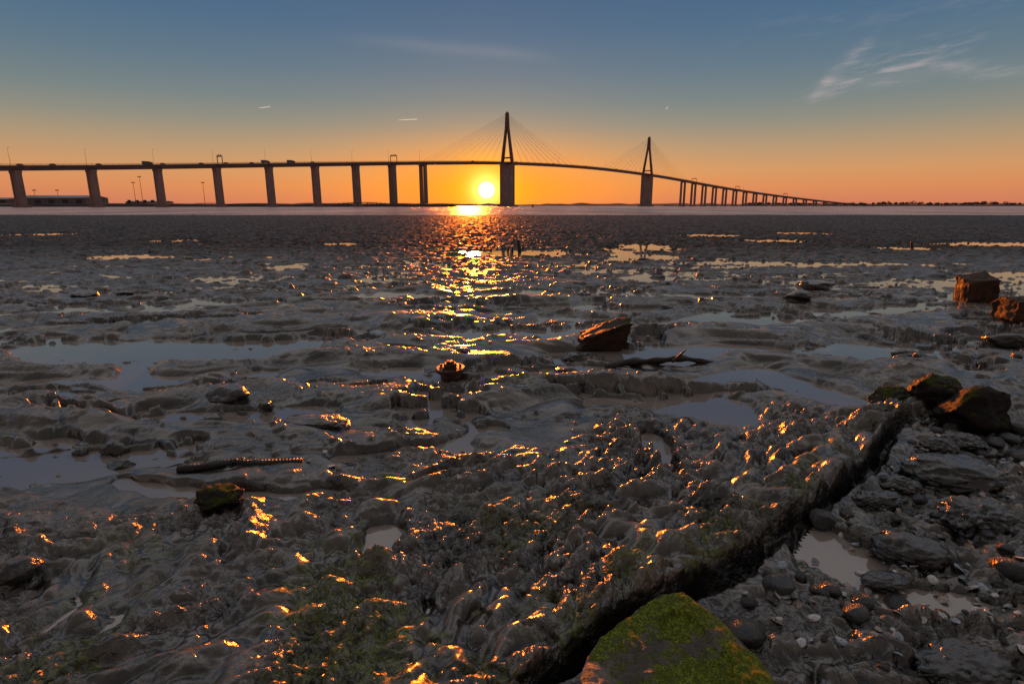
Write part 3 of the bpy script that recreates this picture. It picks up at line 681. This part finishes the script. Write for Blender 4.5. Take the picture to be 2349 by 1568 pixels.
def pathtube(name,pts,rf,mat,n=14):
    vs=[];fs=[]
    for k,p in enumerate(pts):
        p=Vector(p); d=(Vector(pts[min(k+1,len(pts)-1)])-Vector(pts[max(0,k-1)])).normalized(); a_=d.cross(Vector((0,0,1))).normalized(); b_=a_.cross(d)
        r_=rf(k/(len(pts)-1))
        for j in range(n):
            t=2*math.pi*j/n; rr=r_*(1+.3*mn.noise(Vector((p.x*9+j*.7,p.y*9,j*.9)))); vs.append(p+a_*math.cos(t)*rr+b_*math.sin(t)*rr)
    for k in range(len(pts)-1):
        for j in range(n): fs.append((k*n+j,k*n+(j+1)%n,(k+1)*n+(j+1)%n,(k+1)*n+j))
    fs.append(tuple(range(n-1,-1,-1))); fs.append(tuple((len(pts)-1)*n+j for j in range(n)))
    vs0=Vector(pts[0]); o=mesh_obj(name,[v-vs0 for v in vs],fs,mat,True); o.location=vs0; return o
woodm=simple('sodden_wood',(.025,.016,.010),.45,0,.5,14,.006,60)
pts=[(.76+.92*t,4.38+.25*t+.05*math.sin(t*5),.035+.03*math.sin(t*3)+.012*math.sin(t*11)) for t in np.linspace(0,1,50)]
lo_=pathtube('driftwood_log',pts,lambda t:.032-.012*t+.006*math.sin(t*30),woodm)
m_=MB(); m_.tube((.55,.1,.03),(.68,.2,.10),.014,.007,6); m_.obj('branch_stub',woodm,lo_)
tag(lo_,'crooked dark driftwood log half sunk in mud','driftwood')
pts=[(-1.66+.60*t,2.60+.07*t+.012*math.sin(t*4),max(.01,H(-1.66+.6*t,2.6+.07*t))*.5+.018+.006*math.sin(t*6)) for t in np.linspace(0,1,240)]
o=pathtube('ribbed_hose',pts,lambda t:.021+.0018*math.sin(t*2*math.pi*34)+.004*mn.noise(Vector((t*9,2,3))),simple('dark_rubber',(.018,.014,.012),.4,0,.5,20,.006,90)); tag(o,'dark ribbed hose half buried in mud','hose')
def stake(x,y,h_,r_,lean,lb):
    pts=[(x+lean*t*h_,y,-.05+t*(h_+.05)) for t in np.linspace(0,1,12)]
    o=pathtube('wooden_stake',pts,lambda t:r_*(1-.25*t),woodm,8); tag(o,lb,'stake','rotten stakes on the mudflat')
stake(.22,16.4,.36,.055,-.12,'rotten wooden stake leaning in a pool'); stake(-.12,16.4,.13,.03,.1,'short stump of a stake in a pool'); stake(.02,16.5,.14,.03,-.1,'short stump of a stake in a pool'); stake(12.4,17.8,.22,.04,-.3,'rotten wooden stake leaning in a pool')

# ---------------------------------------------------------------- shells and pebbles
def shellmesh(asym,ribs):
    nr_,na_=6,18; vs=[(0,-.5,.03)];fs=[]
    for i_ in range(1,nr_+1):
        for j in range(na_):
            t=2*math.pi*j/na_; rr=i_/nr_; x=math.sin(t)*rr*(.5 if not asym else .62); y=-.5+ (1-math.cos(t))*.5*rr
            x*= .6+.4*math.sin(min(math.pi,abs(t if t<math.pi else 2*math.pi-t)))
            z=.30*(1-rr**2.2)+.02*math.cos(t*ribs)*rr; vs.append((x,y,z))
    for j in range(na_): fs.append((0,1+j,1+(j+1)%na_))
    for i_ in range(nr_-1):
        for j in range(na_): fs.append((1+i_*na_+j,1+(i_+1)*na_+j,1+(i_+1)*na_+(j+1)%na_,1+i_*na_+(j+1)%na_))
    me=bpy.data.meshes.new('seashell'); me.from_pydata(vs,[],fs); me.polygons.foreach_set('use_smooth',[True]*len(fs)); return me
def shellmat(name,c1,c2):
    m,nt,b=newmat(name); tc=nt.nodes.new('ShaderNodeTexCoord').outputs['Object']
    wv=nt.nodes.new('ShaderNodeTexWave'); wv.wave_type='RINGS'; wv.inputs['Scale'].default_value=3; wv.inputs['Distortion'].default_value=1.5; nt.links.new(tc,wv.inputs[0])
    nt.links.new(mixc(nt,wv.outputs['Fac'],c1,c2),b.inputs['Base Color']); b.inputs['Roughness'].default_value=.3; return m
SMt=[shellmat('pale_shell',(.45,.43,.42),(.80,.77,.75)),shellmat('blue_shell',(.20,.25,.32),(.55,.60,.66)),shellmat('tan_shell',(.25,.18,.14),(.55,.45,.38))]
SM=[]
for asym in (0,1):
    for m in SMt:
        me=shellmesh(asym,11 if asym else 7); me.materials.append(m); SM.append((me,m.name.split('_')[0]))
PM=[]
for k in range(10):
    me=rockmesh(1,.8,.55,200+k,2,3,.12); me.materials.append(RM['dark']); PM.append(me)
cnt=0; cand=[]
while cnt<272:
    x=random.uniform(.6,2.9); y=random.uniform(1.2,3.4); t=(y-float(yedge(x)))*.75
    if t>-.12: continue
    wgt=.15+.85*math.exp(-((x-1.4)**2/.2+(y-1.6)**2/.06))+.5*math.exp(-((x-2.4)**2/.1+(y-2.6)**2/.3))+.45*math.exp(-(t+.2)**2/.01)
    if random.random()>wgt: continue
    cand.append((x,y)); cnt+=1
for k in range(26):
    cand.append((random.choice((-2.2,-1.7,-.9,-1.2,-2.4,-.2))+random.gauss(0,.22),random.choice((2.2,2.9,3.3,2.6))+random.gauss(0,.15)))
hs=height(np.array([c_[0] for c_ in cand]),np.array([c_[1] for c_ in cand]))
for (x,y),h_ in zip(cand,hs):
    me,nm=random.choice(SM); o=bpy.data.objects.new('seashell',me); link(o)
    s_=random.uniform(.012,.036); o.location=(x,y,max(h_,-.002)+.005)
    fl=random.random()<.3; o.rotation_euler=(random.gauss(0,.4)+(math.pi if fl else 0),random.gauss(0,.4),random.uniform(0,6.3)); o.scale=(s_,s_*1.2,s_)
    if fl: o.location.z+=s_*.2
    tag(o,nm+' cockle shell lying on wet mud','seashell','seashells scattered on the mud')
cand=[]
while len(cand)<255:
    x=random.uniform(.4,3.0); y=random.uniform(1.15,3.3); t=(y-float(yedge(x)))*.75
    if t>-.05 or ((x-1.20)/.2)**2+((y-1.93)/.16)**2<1: continue
    if t>-.12 and random.random()<.5: continue
    cand.append((x,y))
for k in range(42): cand.append((4.3+random.gauss(0,.7),4.7+random.gauss(0,.35)))
hs=height(np.array([c_[0] for c_ in cand]),np.array([c_[1] for c_ in cand]))
for (x,y),h_ in zip(cand,hs):
    o=bpy.data.objects.new('pebble',random.choice(PM)); link(o); s_=random.uniform(.02,.06) if random.random()<.75 else random.uniform(.06,.13); o.location=(x,y,max(h_,-.01)-s_*.1)
    o.rotation_euler=(0,0,random.uniform(0,6.3)); o.scale=(s_,s_*random.uniform(.7,1.2),s_*.8); tag(o,'small wet pebble lying on shelly mud','pebble','pebbles on the shelly mud')

# ---------------------------------------------------------------- seaweed strands
weed=simple('green_seaweed',(.09,.11,.009),.35,0,.6,9)
N=60000; xs=rng.uniform(-2.6,2.4,N); ys=rng.uniform(1.05,3.2,N); hh_,mm_,ll_,_r=height(xs,ys,True)
keep=np.where((mm_>rng.uniform(.35,1.5,N))&(edget(xs,ys)>.03))[0][:5000]
vs=[];fs=[]; PX=[];PY=[];meta=[]
for k in keep:
    a0=rng.uniform(0,6.28) ; x,y=xs[k],ys[k]; L=rng.uniform(.012,.035); n0=len(PX)
    for j in range(5):
        PX.append(x);PY.append(y); a0+=rng.normal(0,.5); x+=math.cos(a0)*L*.4; y+=math.sin(a0)*L*.4
    meta.append(n0)
ZZ=height(np.array(PX),np.array(PY))
for n0 in meta:
    wd=rng.uniform(.0008,.0020); b0_=len(vs)
    for j in range(5):
        k=n0+j; k2=min(k+1,n0+4); k1=k2-1; d=Vector((PX[k2]-PX[k1],PY[k2]-PY[k1],0)).normalized(); n_=Vector((-d.y,d.x,0))*wd*(1-.15*j); z=ZZ[k]+.001+rng.uniform(0,.002)
        p=Vector((PX[k],PY[k],z)); vs+=[p-n_,p+n_+Vector((0,0,rng.uniform(-.001,.001)))]
    for j in range(4): fs.append((b0_+2*j,b0_+2*j+2,b0_+2*j+3,b0_+2*j+1))
tag(mesh_obj('seaweed',vs,fs,weed),'fine green seaweed strands matted over the wet ledge','seaweed',kind='stuff')
